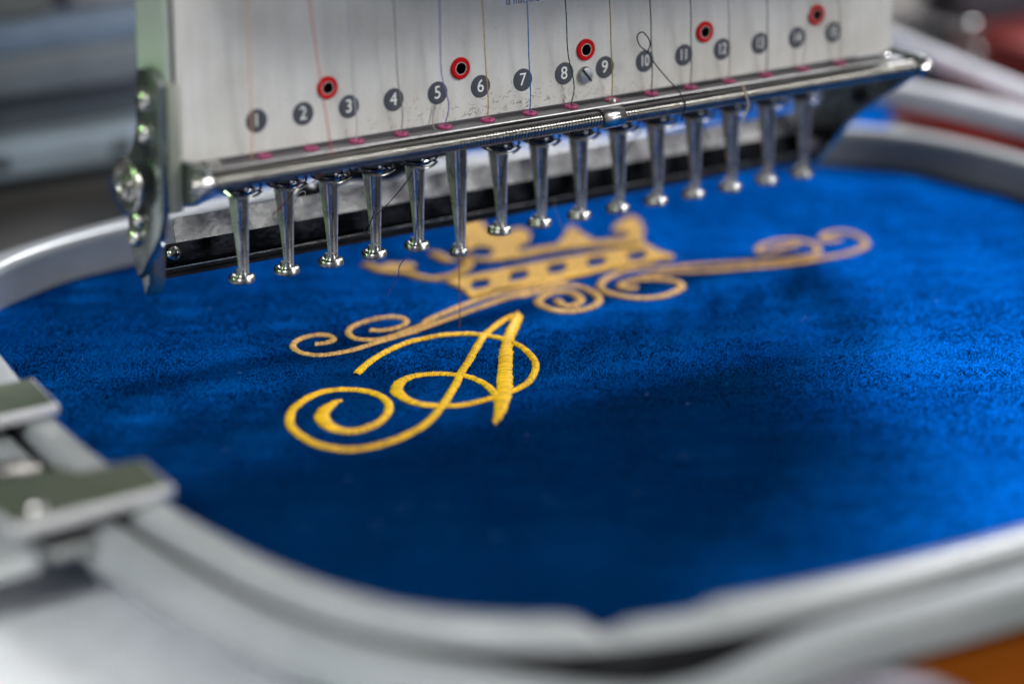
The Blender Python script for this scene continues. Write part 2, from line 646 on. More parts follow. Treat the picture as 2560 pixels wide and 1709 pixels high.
# pile: short leaning blades over the whole cloth inside the hoop
def build_pile():
    NB = 640000
    pts = rng.uniform((-150, -192), (182, 98), (NB, 2))
    ang = np.arctan2(pts[:, 1] - cen[1], pts[:, 0] - cen[0])
    ha = np.arctan2(HP[:, 1] - cen[1], HP[:, 0] - cen[0])
    o_ = np.argsort(ha)
    rad = np.interp(ang, ha[o_], np.hypot(HP[o_, 0] - cen[0], HP[o_, 1] - cen[1]), period=2 * PI)
    pts = pts[np.hypot(pts[:, 0] - cen[0], pts[:, 1] - cen[1]) < rad - .3]
    nb = len(pts)
    # slow lean field: a few sine waves
    x, y = pts[:, 0], pts[:, 1]
    a = -1.9 + .7 * np.sin(x * .071 + y * .043 + 1) + .5 * np.sin(x * .19 - y * .13) + .4 * np.sin(y * .41 + x * .23) + rng.normal(0, .3, nb)
    lean = rng.uniform(.4, .8, nb)
    h = rng.uniform(.22, .42, nb)
    tip = np.stack([x + np.cos(a) * lean * .8, y + np.sin(a) * lean * .8, h], 1)
    b = a + PI / 2 + rng.normal(0, .35, nb)
    w = rng.uniform(.08, .15, nb)
    off = np.stack([np.cos(b) * w, np.sin(b) * w], 1)
    V = np.empty((nb, 3, 3), np.float32)
    V[:, 0, :2] = pts + off
    V[:, 1, :2] = pts - off
    V[:, :2, 2] = -.02
    V[:, 2] = tip
    V -= np.array([H_C[0], H_C[1], 0], np.float32)
    V *= MM
    me = bpy.data.meshes.new('pile')
    me.vertices.add(nb * 3)
    me.vertices.foreach_set('co', V.ravel())
    me.loops.add(nb * 3)
    me.loops.foreach_set('vertex_index', np.arange(nb * 3, dtype=np.int32))
    me.polygons.add(nb)
    me.polygons.foreach_set('loop_start', np.arange(0, nb * 3, 3, dtype=np.int32))
    me.update()
    me.validate()
    me.materials.append(velvet('blue_velvet_pile', k=1.0))
    o = bpy.data.objects.new('pile', me)
    COL.objects.link(o)
    o.parent = velvet_o
    o['kind'] = 'stuff'


build_pile()
bm = bmesh.new()
for _ in range(70):
    x, y = random.uniform(-130, 160), random.uniform(-150, 60)
    a_, l_ = random.uniform(0, PI), random.uniform(.3, 1.1)
    tube(bm, [(x - math.cos(a_) * l_, y - math.sin(a_) * l_, .42), (x + random.uniform(-.3, .3), y + random.uniform(-.3, .3), .62), (x + math.cos(a_) * l_, y + math.sin(a_) * l_, .45)], .035, 3)
o = finish(bm, 'lint', mat('pale_lint', (.16, .21, .34), .8), velvet_o)
o['kind'] = 'stuff'

# ------------------------------------------------------------------ embroidery
EMB = {
    'leg_left': [[-6.2,1.2],[-8.6,-0.6],[-12.1,-4.3],[-16.6,-9.3],[-22.0,-15.6],[-28.1,-23.6],[-35.7,-34.1],[-43.0,-44.3],[-46.4,-48.6],[-49.4,-53.1],[-52.4,-57.5],[-54.6,-60.2],[-55.3,-61.3]],
    'leg_right': [[-4.3,3.4],[-5.3,0.1],[-7.3,-2.4],[-9.4,-4.9],[-14.6,-10.7],[-19.5,-16.5],[-25.6,-25.3],[-33.0,-36.0],[-39.7,-45.9],[-43.9,-51.1],[-48.7,-56.5],[-53.0,-60.6],[-55.3,-62.0]],
    'thin': [[-5.8,1.8],[-8.9,0.9],[-13.1,-1.4],[-17.4,-4.4],[-21.6,-7.5],[-25.6,-11.4],[-30.4,-16.3],[-35.5,-21.7],[-39.7,-25.8],[-42.9,-29.1],[-46.6,-33.4],[-51.0,-37.9],[-55.4,-42.4],[-58.9,-45.7],[-63.9,-50.2],[-69.3,-54.2],[-73.3,-56.2],[-77.6,-58.0],[-79.2,-58.5],[-83.1,-59.2],[-87.4,-59.1],[-91.0,-57.9],[-93.2,-55.3],[-94.8,-51.3],[-95.0,-46.4],[-94.4,-40.9],[-93.0,-36.3],[-90.7,-32.4],[-87.6,-28.3],[-83.9,-25.3],[-80.3,-23.1],[-76.4,-21.7],[-72.8,-21.9],[-70.1,-23.5],[-67.9,-25.9],[-66.7,-29.1],[-66.6,-33.2],[-67.9,-37.6],[-70.4,-41.5],[-73.3,-44.5],[-76.8,-47.1],[-79.9,-48.2],[-82.8,-48.7],[-84.9,-47.8],[-86.2,-45.7],[-86.6,-42.5],[-85.7,-38.7],[-84.1,-35.3],[-81.7,-32.5],[-79.2,-30.8],[-76.9,-29.5],[-75.3,-29.2]],
    'loop': [[-45.0,-47.4],[-42.8,-41.4],[-42.0,-37.0],[-42.1,-33.5],[-42.7,-30.8],[-44.4,-28.5],[-46.5,-26.2],[-49.2,-24.7],[-51.8,-24.0],[-54.9,-24.6],[-57.4,-25.9],[-60.0,-28.6],[-61.9,-31.8],[-62.6,-35.0],[-62.8,-38.3],[-62.2,-41.3],[-60.7,-43.7],[-58.6,-45.6],[-55.9,-47.1],[-52.8,-47.8],[-49.9,-47.7],[-47.4,-47.5],[-45.3,-47.5]],
    'swash': [[-62.3,-14.6],[-58.2,-11.2],[-54.3,-8.3],[-49.3,-5.4],[-44.7,-3.2],[-39.3,-1.5],[-34.7,-1.3],[-30.4,-1.4],[-27.4,-2.6],[-24.6,-4.1],[-22.4,-6.5],[-20.6,-9.5],[-19.5,-12.8],[-19.3,-16.6],[-19.5,-20.6],[-20.8,-25.4],[-22.8,-30.5],[-25.5,-35.0],[-29.3,-39.4],[-33.1,-42.9],[-36.7,-44.9],[-40.5,-46.4]],
    'fl_upper': [[-42.2,11.7],[-40.7,10.3],[-37.7,9.7],[-34.5,10.2],[-31.9,11.8],[-30.7,14.8],[-31.7,17.5],[-34.2,18.8],[-37.6,18.9],[-41.4,18.1],[-44.8,16.6],[-47.4,13.9],[-48.8,10.3],[-48.4,7.1],[-46.1,5.1],[-43.3,4.3],[-39.6,5.0],[-35.4,6.3],[-31.3,7.5],[-25.5,9.6],[-28.3,9.6],[-20.8,12.9],[-13.4,15.6],[-7.0,17.6],[0.1,19.1],[7.2,19.1],[14.2,18.8],[21.2,18.4]],
    'fl_lower': [[-58.9,10.0],[-57.2,9.6],[-55.1,9.6],[-53.5,10.7],[-52.9,12.9],[-53.6,14.9],[-55.6,16.3],[-58.6,16.1],[-61.5,14.8],[-63.9,12.4],[-65.1,9.3],[-65.1,5.7],[-63.6,2.8],[-61.2,1.5],[-57.3,0.9],[-52.9,1.1],[-47.8,2.3],[-42.9,3.2],[-37.9,4.2],[-33.0,4.9],[-33.8,5.1],[-28.4,6.6],[-17.7,9.9],[-9.0,12.5],[-0.6,14.7],[7.3,15.7],[4.0,14.0],[8.6,14.9],[14.6,15.8],[18.3,15.4],[20.6,12.9],[21.3,8.3],[19.7,2.1],[15.9,-2.4],[10.9,-4.3],[6.2,-3.6],[3.9,-0.2],[3.7,4.4],[5.0,7.9],[8.5,10.9],[12.5,12.1],[15.5,11.0],[16.3,7.7],[15.0,3.6],[12.5,0.9],[9.2,-0.4],[8.3,2.0],[9.5,5.6]],
    'fr_upper': [[92.3,10.3],[89.8,10.5],[85.5,10.0],[80.7,8.8],[79.1,10.9],[82.2,14.3],[88.0,15.9],[92.0,15.3],[94.5,13.0],[95.9,9.3],[94.2,4.4],[90.6,0.8],[87.0,0.4],[83.1,1.1],[78.0,1.9],[71.6,4.8],[65.3,7.7],[59.0,10.6],[50.9,13.0],[44.7,15.9],[40.1,17.2],[35.1,15.9],[29.7,13.5],[25.8,9.7],[24.1,5.4],[24.4,1.5],[25.8,-2.2],[28.8,-5.4],[33.3,-6.5],[38.2,-5.4],[42.2,-3.2],[44.0,0.7],[43.1,4.6],[40.0,7.7],[36.2,9.0],[32.5,8.8],[30.3,6.6],[30.5,4.2],[32.8,2.9]],
    'fr_lower': [[105.5,8.2],[101.3,8.6],[101.1,10.8],[104.2,13.3],[108.9,13.9],[111.2,11.2],[111.0,6.4],[108.2,0.7],[104.2,-2.1],[96.6,-3.9],[88.2,-3.4],[82.6,-3.0],[75.1,-1.6],[68.3,0.7],[61.6,3.0],[55.1,5.6],[48.1,9.2],[41.6,9.9],[35.9,9.7]],
    'arm_outer': [[-13.2,61.1],[-13.0,57.7],[-13.0,53.7],[-10.8,51.2],[-8.6,48.8],[-8.0,43.9],[-6.2,40.0],[-1.6,39.4],[2.9,40.7],[8.2,45.2],[11.9,50.4]],
    'arm_inner': [[7.2,59.8],[6.8,56.3],[6.5,52.8],[6.8,49.4]],
    'dots': [[-9.1,55.0],[-5.7,53.1]],
    'crown_line': [[10.2,39.2],[19.6,39.0],[28.1,39.1],[38.3,38.0]],
}
FILL = {
    'band': [[[-5.3,34.4],[-2.2,35.8],[12.3,35.9],[25.9,35.9],[39.2,35.0],[52.3,33.4],[58.1,33.6],[56.1,27.4],[55.0,20.7],[50.8,19.0],[37.3,20.2],[19.5,18.8],[3.0,22.1],[-7.6,19.2],[-5.7,25.6],[-5.1,30.0]],[[0.1,31.3],[2.4,31.9],[5.8,31.3],[2.2,25.4],[-0.6,24.4],[-3.8,25.3]],[[12.5,31.9],[14.9,32.5],[18.4,31.9],[14.6,26.0],[11.8,24.9],[8.5,25.9]],[[24.7,31.8],[27.1,32.4],[30.6,31.8],[26.7,25.8],[23.8,24.7],[20.5,25.7]],[[36.6,30.8],[39.1,31.3],[42.7,30.7],[38.7,24.7],[35.6,23.6],[32.3,24.6]],[[48.9,29.1],[51.5,29.7],[55.0,29.1],[50.9,23.1],[47.8,22.0],[44.5,23.0]]],
    'flank': [[[61.9,41.6],[58.6,34.3],[57.2,25.7],[57.8,20.5],[56.0,18.1],[53.5,19.9],[53.7,26.3],[56.3,33.4]]],
    'upperband': [[[22.7,47.0],[31.8,47.3],[39.3,46.8],[46.3,44.8],[57.8,41.1],[57.2,38.2],[54.5,35.7],[43.5,41.0],[32.4,42.6],[23.0,42.2],[20.4,43.1]]],
    'centre': [[[27.6,78.2],[32.8,81.6],[35.4,79.8],[31.2,69.2],[31.0,63.4],[35.9,64.8],[39.6,66.3],[38.9,60.3],[33.8,54.0],[29.0,51.2],[23.4,44.7],[18.4,42.6],[14.1,44.2],[12.2,47.0],[15.1,56.2],[20.5,65.8]],[[20.4,50.6],[18.8,48.8],[17.0,47.8],[15.3,47.7],[14.1,48.6],[13.6,50.2],[13.9,52.3],[14.9,54.4],[16.5,56.2],[18.3,57.2],[20.0,57.3],[21.2,56.5],[21.7,54.8],[21.4,52.7]]],
    'peak': [[[38.9,47.1],[45.5,53.2],[51.8,59.7],[52.2,57.4],[49.9,50.1],[49.1,44.8],[46.2,42.0],[40.6,43.0]]],
    'tip': [[[55.2,38.1],[60.3,43.8],[61.1,47.1],[58.8,47.8],[59.9,51.0],[63.9,54.2],[68.0,56.4],[72.3,58.5],[71.6,53.9],[66.8,45.6],[60.4,37.8],[57.0,35.4]]],
}

gold = thread_mat('bright_gold_thread', (.82, .47, .004), .4)
tan = thread_mat('pale_gold_thread', (.66, .39, .12), .42)


class Stitches:
    """satin stitches: flattened five-sided threads arched from one edge of a stroke to the other"""
    def __init__(self):
        self.v, self.f = [], []

    def stitch(self, a, b, rise, r=.25, base=.22):
        a, b = np.array(a, float), np.array(b, float)
        d = b - a
        L = np.hypot(*d)
        if L < .05:
            return
        d /= L
        nrm = np.array([-d[1], d[0]])
        segs = 5
        rings = []
        for i in range(segs + 1):
            t = i / segs
            q = a + (b - a) * t + rng.normal(0, .015, 2)
            z = base + rise * (math.sin(PI * t) ** .55 if 0 < t < 1 else 0)
            k0 = len(self.v)
            for (cn, cz) in ((-1, -.7), (-.5, .8), (.5, .8), (1, -.7)):
                p = q + nrm * cn * r
                self.v.append((p[0], p[1], z + cz * r))
            rings.append(k0)
        for k0, k1 in zip(rings, rings[1:]):
            for j in range(3):
                self.f.append((k0 + j, k0 + j + 1, k1 + j + 1, k1 + j))
        self.f.append(tuple(rings[0] + j for j in (3, 2, 1, 0)))
        self.f.append(tuple(rings[-1] + j for j in (0, 1, 2, 3)))

    def stroke(self, pts, width, step=.5, rise=.36, slant=.35):
        """width: number or list matched to pts"""
        P = np.array(pts)
        wv = np.full(len(P), float(width)) if not hasattr(width, '__len__') else np.interp(np.linspace(0, 1, len(P)), np.linspace(0, 1, len(width)), width)
        Q = spline(np.c_[P, wv], 8)
        L = np.concatenate([[0], np.cumsum(np.hypot(*np.diff(Q[:, :2], axis=0).T))])
        ts = np.arange(0, L[-1], step)
        S_ = np.stack([np.interp(ts, L, Q[:, k]) for k in range(3)], 1)
        T_ = np.gradient(S_[:, :2], axis=0)
        T_ /= np.linalg.norm(T_, axis=1)[:, None] + 1e-9
        N_ = np.stack([-T_[:, 1], T_[:, 0]], 1)
        for p, t_, n_, w_ in zip(S_[:, :2], T_, N_, S_[:, 2]):
            hw = w_ / 2 * rng.uniform(.86, 1.12)
            self.stitch(p + n_ * hw + t_ * slant * hw, p - n_ * hw - t_ * slant * hw, rise * min(1, w_ / 1.6) * rng.uniform(.75, 1.2))

    def rails(self, A, B, step=.5, rise=.42):
        a, b = spline(A, 10), spline(B, 10)
        def res(c, m):
            L = np.concatenate([[0], np.cumsum(np.hypot(*np.diff(c, axis=0).T))])
            t = np.linspace(0, L[-1], m)
            return np.stack([np.interp(t, L, c[:, 0]), np.interp(t, L, c[:, 1])], 1)
        L = np.hypot(*np.diff(a, axis=0).T).sum()
        m = int(L / step)
        for p, q in zip(res(a, m), res(b, m)):
            j = rng.normal(0, .13, (2, 2))
            self.stitch(p + j[0], q + j[1], rise * rng.uniform(.9, 1.08))

    def fill(self, loops, ang, step=.42, maxlen=4.5):
        """tatami filling of a polygon with holes"""
        ca, sa = math.cos(ang), math.sin(ang)
        rot = [[(x * ca + y * sa, -x * sa + y * ca) for x, y in lp] for lp in loops]
        ys = [p[1] for p in rot[0]]
        row = 0
        y = min(ys) + step / 2
        while y < max(ys):
            xs = []
            for lp in rot:
                for (x0, y0), (x1, y1) in zip(lp, lp[1:] + lp[:1]):
                    if (y0 - y) * (y1 - y) < 0:
                        xs.append(x0 + (x1 - x0) * (y - y0) / (y1 - y0))
            xs.sort()
            for xa, xb in zip(xs[::2], xs[1::2]):
                x = xa
                first = (row % 3 + 1) / 3 * maxlen
                while x < xb - .1:
                    e = min(xb, x + (first if x == xa else maxlen))
                    self.stitch((x * ca - y * sa, x * sa + y * ca), (e * ca - y * sa, e * sa + y * ca), .3 * rng.uniform(.8, 1.2), base=.45)
                    x = e
            y += step
            row += 1

    def build(self, name, m, label):
        me = bpy.data.meshes.new(name)
        v = (np.array(self.v) - np.array([H_C[0], H_C[1], 0])) * MM
        me.from_pydata(v.tolist(), [], self.f)
        me.materials.append(m)
        me.polygons.foreach_set('use_smooth', [True] * len(me.polygons))
        o = bpy.data.objects.new(name, me)
        COL.objects.link(o)
        o.parent = velvet_o
        o['kind'] = 'stuff'
        o['label'] = label
        return o


s = Stitches()
s.rails(EMB['leg_left'], EMB['leg_right'])
s.stroke(EMB['thin'], [1.6, 1.7, 1.8, 1.8, 1.8, 1.8, 1.8, 1.7, 1.8, 1.9, 1.9, 1.9, 1.9, 1.9, 1.8, 1.9, 2.3, 3.2, 2.8, .5])
s.stroke(EMB['loop'], [1.6, 1.6, 1.6, 1.7, 1.9, 2.5, 2.8, 2.3, 1.8, 1.7, 1.6, 1.5])
s.stroke(EMB['swash'], [1.9, 1.8, 1.6, 1.5, 1.5, 1.5, 1.5, 1.6, 1.6, 1.5])
s.build('embroidered_letter', gold, 'bright gold script capital A with a big curled tail')
s = Stitches()
s.stroke(EMB['fl_upper'], [1.4, 1.4, 1.5, 1.7, 1.8])
s.stroke(EMB['fl_lower'], [1.4, 1.4, 1.5, 1.7, 1.9, 2.2, 2.5])
s.build('embroidered_scroll', tan, 'pale gold double scroll running left from below the crown')
s = Stitches()
s.stroke(EMB['fr_upper'], [1.9, 1.9, 1.8, 1.8, 1.9, 2.2, 2.4])
s.stroke(EMB['fr_lower'], 1.9)
s.build('embroidered_scroll', tan, 'pale gold double scroll running right from below the crown')
s = Stitches()
for k, lp in FILL.items():
    s.fill([[tuple(p) for p in l] for l in lp], .6)
s.stroke(EMB['arm_outer'], 3.4)
s.stroke(EMB['arm_inner'], 3.4)
for x, y in EMB['dots']:
    s.fill([[(x + 2.6 * math.cos(t), y + 2.6 * math.sin(t)) for t in np.linspace(0, 2 * PI, 12, endpoint=False)]], .6)
s.build('embroidered_crown', thread_mat('crown_gold_thread', (.62, .34, .012), .45), 'gold crown with blue windows, out of focus under the needles')

# ------------------------------------------------------------------ things behind and beside the hoop
beam = thing('machine_beam', (40, 220, -13), 'long grey ribbed metal beam of the machine running behind the hoop', 'machine beam')


def rail(name, y0, z0, z1, m, x0=-420, x1=330):
    bm = bmesh.new()
    box(bm, x0, x1, y0, 246, z0, z1, .8)
    return finish(bm, name, m, beam)


grey_blue = plain('blue_grey_enamel', (.20, .27, .36), .45)
mid_grey = plain('mid_grey_enamel', (.19, .22, .24), .5)
slate = plain('slate_enamel', (.07, .085, .10), .5)
light_rail = plain('pale_aluminium', (.40, .49, .56), .4, .2)
rail('lower_channel', 221, -13, -9.2, plain('brown_grey_enamel', (.12, .12, .118), .5))
rail('dark_seam', 223, -9.0, -4.2, plain('navy_rubber', (.03, .05, .075), .6))
rail('light_ledge', 213, -4.0, 7.0, light_rail)
rail('recess', 225, 7.2, 20, slate)
rail('pale_cover', 206, 3.5, 15, plain('beige_enamel', (.55, .53, .52), .5), 190, 318)
rail('web', 217, 20.2, 32, mid_grey)
rail('upper_channel', 220, 32.2, 41, grey_blue)
bm = bmesh.new()
box(bm, -420, -22, 226, 290, 41.2, 96, 3)
o = finish(bm, 'control_box', plain('olive_grey_enamel', (.17, .175, .16), .55), origin=(-230, 250, 41))
tag(o, 'blurred olive grey box standing on the beam at the top left', 'box')
bm = bmesh.new()
box(bm, -14, 150, 232, 300, 41.2, 130, 3)
o = finish(bm, 'control_box', plain('mauve_grey_enamel', (.40, .36, .40), .55), origin=(60, 265, 41))
tag(o, 'blurred pale mauve box half hidden behind the needle case', 'box')
for k, x in enumerate((-79, -38)):
    bm = bmesh.new()
    lathe(bm, [(2.2, 0), (2.2, 3), (1.6, 3.6), (0, 3.8)], (x + 30, 213, 2), (0, -1, 0), 14)
    finish(bm, 'rail_bolt', gunmetal(), beam)

# white support tubes on the right
bm = bmesh.new()
tube(bm, [(236, 180, 22), (220.3, 115.7, 22.5), (210, 74.8, 22.5), (202.4, 39.1, 22.5), (190, -20, 22.5)], 3.1, 18)
o = finish(bm, 'support_tube', plain('white_enamel', (.88, .88, .93), .2), origin=(190, -20, 18))
tag(o, 'white metal tube, upper one of two slanting down at the right edge', 'tube', 'support tubes beside the hoop')
bm = bmesh.new()
tube(bm, [(180, 112, 17), (187, 77.9, 17), (190, 52.8, 17.2), (190.5, 25.1, 17.2), (190.5, -40, 17.2)], 4.2, 18)
o = finish(bm, 'support_tube', plain('white_enamel', (.88, .88, .93), .2), origin=(190, -40, 13))
tag(o, 'white metal tube, lower one of two just above the far hoop rim', 'tube', 'support tubes beside the hoop')
bm = bmesh.new()
box(bm, 195.5, 201, -40, 90, 5, 12.6, 1)
o = finish(bm, 'red_strip', plain('red_plastic', (.70, .045, .02), .4), origin=(198, 10, 5))
tag(o, 'red plastic strip between the lower white tube and the hoop rim', 'strip')

bm = bmesh.new()
box(bm, 318, 520, 190, 420, -120, 130, 4)
o = finish(bm, 'dark_cabinet', plain('dark_plum_enamel', (.055, .045, .06), .5), origin=(420, 300, -120))
tag(o, 'dark plum cabinet far behind at the top right corner', 'cabinet')
bm = bmesh.new()
box(bm, 296, 420, 118, 170, -13, 9, 3)
o = finish(bm, 'red_case', plain('dull_red_plastic', (.34, .035, .03), .5), origin=(350, 145, -13))
tag(o, 'dull red case in front of the dark cabinet at the right', 'case')
for k, (p, lab) in enumerate((((247.7, 109.6, 24), 'small shiny knob, upper one behind the white tubes at the right'),
                              ((247.3, 106.8, 16), 'small shiny knob, lower one half hidden by the upper white tube'))):
    bm = bmesh.new()
    lathe(bm, [(0, 0), (1.6, .2), (2.6, 1.2), (3, 3), (2.6, 4.8), (1.6, 5.8), (1.2, 6), (1.2, 46)], (p[0], p[1] - 3, p[2]), (0, 1, 0), 20)
    o = finish(bm, 'chrome_knob', chrome(), origin=(p[0], p[1] + 20, p[2] - 3))
    tag(o, lab, 'knob', 'shiny knobs behind the tubes')

# ------------------------------------------------------------------ needle case of the embroidery machine
head = thing('needle_case', (-2.5, 0, 21), 'cream needle case of the embroidery machine numbered 1 to 15 with a spring rod', 'machine head')
PY = -14.0                                     # front of the face plate
GROM = [(-68.2, 69.1), (-32.3, 69.0), (3.6, 69.0), (39.7, 69.0), (75.5, 69.1)]


def circle(cx, cz, r, n=28):
    return [(cx + r * math.cos(2 * PI * k / n), cz + r * math.sin(2 * PI * k / n)) for k in range(n)]


bm = bmesh.new()
loops = [[(-105.6, 56.75), (100.4, 56.75), (101.2, 57.4), (101.2, 330), (-106.2, 330), (-106.2, 57.4)]] + [circle(x, z, 1.5) for x, z in GROM]
edges = []
for lp in loops:
    vs = [bm.verts.new((x, PY, z)) for x, z in lp]
    for a, b in zip(vs, vs[1:] + vs[:1]):
        edges.append(bm.edges.new((a, b)))
res = bmesh.ops.triangle_fill(bm, use_beauty=True, use_dissolve=False, edges=edges, normal=(0, -1, 0))
faces = bm.faces[:]
ext = bmesh.ops.extrude_face_region(bm, geom=faces)
bmesh.ops.translate(bm, verts=[g for g in ext['geom'] if isinstance(g, bmesh.types.BMVert)], vec=(0, 2.0, 0))
finish(bm, 'face_plate', plate_white(), head, angle=30)
bm = bmesh.new()
box(bm, -98, 96, -11.9, -7, 61, 330, 1)
finish(bm, 'case_body', plain('shadow_grey_enamel', (.10, .10, .10), .5), head)
bm = bmesh.new()
front = [(-90 + 52 * (1 - math.cos(t)), -18 - 27 * math.sin(t)) for t in np.linspace(0, PI / 2, 10)]
prism(bm, front + [(108, -45), (112, -40), (112, -12.5), (-90, -12.5)], 'z', 103, 330, 1)
finish(bm, 'upper_cover', plain('cream_enamel', (.55, .54, .50), .45), head)
bm = bmesh.new()
box(bm, -107.4, -106.25, -13.4, 0, 57, 330)
finish(bm, 'dark_gasket', black(), head)
bm = bmesh.new()
box(bm, -109.0, -107.5, -14.6, -1.2, 72, 330, .3)
finish(bm, 'side_cover', plain('pale_green_enamel', (.37, .41, .37), .5), head)

# numbers
disc_m = plain('charcoal_print', (.050, .055, .070), .5)
num_m = mat('cream_print', (.78, .78, .76), .5)
for k in range(1, 16):
    x = -86.6 + 12 * (k - 1)
    bm = bmesh.new()
    lathe(bm, [(2.72, 0), (2.72, .05), (0, .05)], (x, PY + .0, 63.95), (0, -1, 0), 36)
    d = finish(bm, 'number_disc', disc_m, head)
    t = str(k)
    text_mesh(t, 4.3 if k < 10 else 3.9, num_m, 'numeral', d, (x, PY - .075, 63.95), offset=.0, extrude=.02, squeeze=.95 if k < 10 else .72)

red_m = plain('red_grommet_plastic', (.45, .002, .004), .5, 0., .12)
for x, z in GROM:
    bm = bmesh.new()
    lathe(bm, [(1.42, 0), (1.42, .45), (1.6, .6), (2.4, .6), (2.62, .4), (2.62, 0)], (x, PY + .02, z), (0, -1, 0), 36)
    g = finish(bm, 'red_grommet', red_m, head)
    bm = bmesh.new()
    for a, b in ((1.42, 1.5),):
        lathe(bm, [(1.40, -.5), (1.40, 2.0), (1.49, 2.0), (1.49, -.5)], (x, PY, z), (0, 1, 0), 32)
    finish(bm, 'sleeve', plain('ivory_plastic', (.8, .79, .75), .5), g)
    bm = bmesh.new()
    lathe(bm, [(1.44, 0), (0, 0)], (x, PY + 1.9, z), (0, 1, 0), 28)
    finish(bm, 'hole', black(), g)

# slotted screw
bm = bmesh.new()
lathe(bm, [(2.1, 0), (2.1, .5), (1.8, .95), (0, 1.15)], (3.45, PY, 62.9), (0, -1, 0), 28)
sc = finish(bm, 'slotted_screw', steel(), head)
bm = bmesh.new()
box(bm, -1.95, 1.95, -.18, .12, -.27, .27)
bmesh.ops.rotate(bm, verts=bm.verts[:], cent=(0, 0, 0), matrix=Matrix.Rotation(math.radians(50), 3, 'Y'))
bmesh.ops.translate(bm, verts=bm.verts[:], vec=(3.45, PY - 1.06, 62.9))
finish(bm, 'slot', black(), sc)

# sticker
bm = bmesh.new()
P = [(-20.2, 82.1), (14, 82.1), (14.6, 82.7), (14.6, 96), (-20.8, 96), (-20.8, 82.7)]
prism(bm, P, 'y', PY - .06, PY + .05)
st = finish(bm, 'sticker', plain('blue_white_paper', (.62, .66, .75), .4), head)
text_mesh('la machine', 2.75, mat('brown_ink', (.045, .02, .018), .5), 'lettering', st, (-14.6, PY - .09, 83.15), extrude=.015, squeeze=.82)

# eyelet rail with pink ceramic eyelets
bm = bmesh.new()
prism(bm, [(-11.4, 56.0), (-19.4, 56.0), (-19.55, 55.8), (-19.5, 55.2), (-11.4, 55.2)], 'x', -104.8, 100.8)
rail_o = finish(bm, 'eyelet_rail', mat('worn_steel_rail', (.30, .30, .31), .33, 1.0,
                build=metal_build(500, .00005, .26, .42, (.17, .17, .175), (.30, .30, .31))), head, angle=25)
pink = plain('pink_ceramic', (.36, .028, .13), .35)
for k in range(15):
    bm = bmesh.new()
    torus(bm, (-85.8 + 12 * k, -15.8, 56.15), 1.25, .55, (0, 0, 1), 26, 10, .75)
    finish(bm, 'eyelet', pink, head)
for x, y in ((9.4, -17.4), (97.3, -16.2), (-99, -16.2)):
    bm = bmesh.new()
    r = 1.0 if x < 50 and x > 0 else 1.9
    lathe(bm, [(r, 0), (r, .5), (r * .7, .9), (0, 1.0)], (x, y, 55.95), (0, 0, 1), 20)
    finish(bm, 'rail_screw', chrome(), head)

bm = bmesh.new()
box(bm, -104, 100, -17.6, -16.6, 50.5, 55.15)
finish(bm, 'rail_gap_shade', black(), head)  # black strip standing in for shade in the gap under the rail

# rod, springs, collar
RY, RZ = -22.6, 53.9
bm = bmesh.new()
tube(bm, [(-106.0, RY, RZ), (104.5, RY, RZ)], 1.35, 16)
finish(bm, 'guide_rod', steel(), head)


def coil(x0, x1, name):
    R, r, pitch, ns, ss = 1.56, .40, .90, 14, 6
    nt_ = int((x1 - x0) / pitch)
    tot = nt_ * ns
    th = np.arange(tot + 1) * 2 * PI / ns
    xx = x0 + np.arange(tot + 1) * pitch / ns
    V, F = [], []
    for i in range(tot + 1):
        cy_, cz_ = math.cos(th[i]), math.sin(th[i])
        for k in range(ss):
            a = 2 * PI * k / ss
            rr = R + r * math.cos(a)
            V.append((xx[i] + r * math.sin(a), RY + rr * cy_, RZ + rr * cz_))
    for i in range(tot):
        for k in range(ss):
            F.append((i * ss + k, i * ss + (k + 1) % ss, (i + 1) * ss + (k + 1) % ss, (i + 1) * ss + k))
    bm = bmesh.new()
    vs = [bm.verts.new(v) for v in V]
    for f in F:
        bm.faces.new([vs[i] for i in f])
    return finish(bm, name, mat('spring_steel', (.50, .48, .45), .25, 1.0, build=metal_build(1200, .00001, .09, .17, (.30, .29, .27), (.42, .405, .375))), head, angle=180)


coil(-103.6, 1.7, 'coil_spring')
coil(8.3, 101.6, 'coil_spring')
bm = bmesh.new()
lathe(bm, [(1.4, 0), (2.3, 0), (2.5, .3), (2.5, 6.0), (2.3, 6.3), (1.4, 6.3)], (1.85, RY, RZ), (1, 0, 0), 32)
finish(bm, 'rod_collar', chrome(), head)
for x, d in ((-103.8, -1), (101.9, 1)):
    bm = bmesh.new()
    lathe(bm, [(1.3, 0), (2.6, 0), (2.9, .4), (2.9, 2.2), (2.3, 2.9), (1.5, 3.1), (1.5, 4.2), (0, 4.6)], (x, RY, RZ), (d, 0, 0), 6 if d > 0 else 18)
    finish(bm, 'rod_nut', chrome(), head)

# left bracket with screws and thumb nut
bm = bmesh.new()
prism(bm, [(-14.6, 75.0), (-12.5, 77.6), (-9, 78.2), (-4.6, 77.0), (-4.2, 63.5), (-2.2, 60.5), (2.4, 55), (2.4, 42), (1.6, 34.4), (-1.0, 28.2), (-3.6, 30.5), (-12.6, 40.5), (-14.6, 46)], 'x', -111.2, -109.2, .5)
br = finish(bm, 'side_bracket', gunmetal(), head)
bm = bmesh.new()
box(bm, -109.15, -106.3, -15.4, -13.5, 46.2, 75.2, .4)
finish(bm, 'bracket_flange', plain('greenish_grey_enamel', (.25, .265, .225), .4, .3), head)
bm = bmesh.new()
prism(bm, [(-2.5, 35.5), (2.2, 38.5), (2.4, 30), (.2, 23.5), (-2.2, 27)], 'x', -109.1, -104.5, .5)
finish(bm, 'bracket_foot', gunmetal(), head)


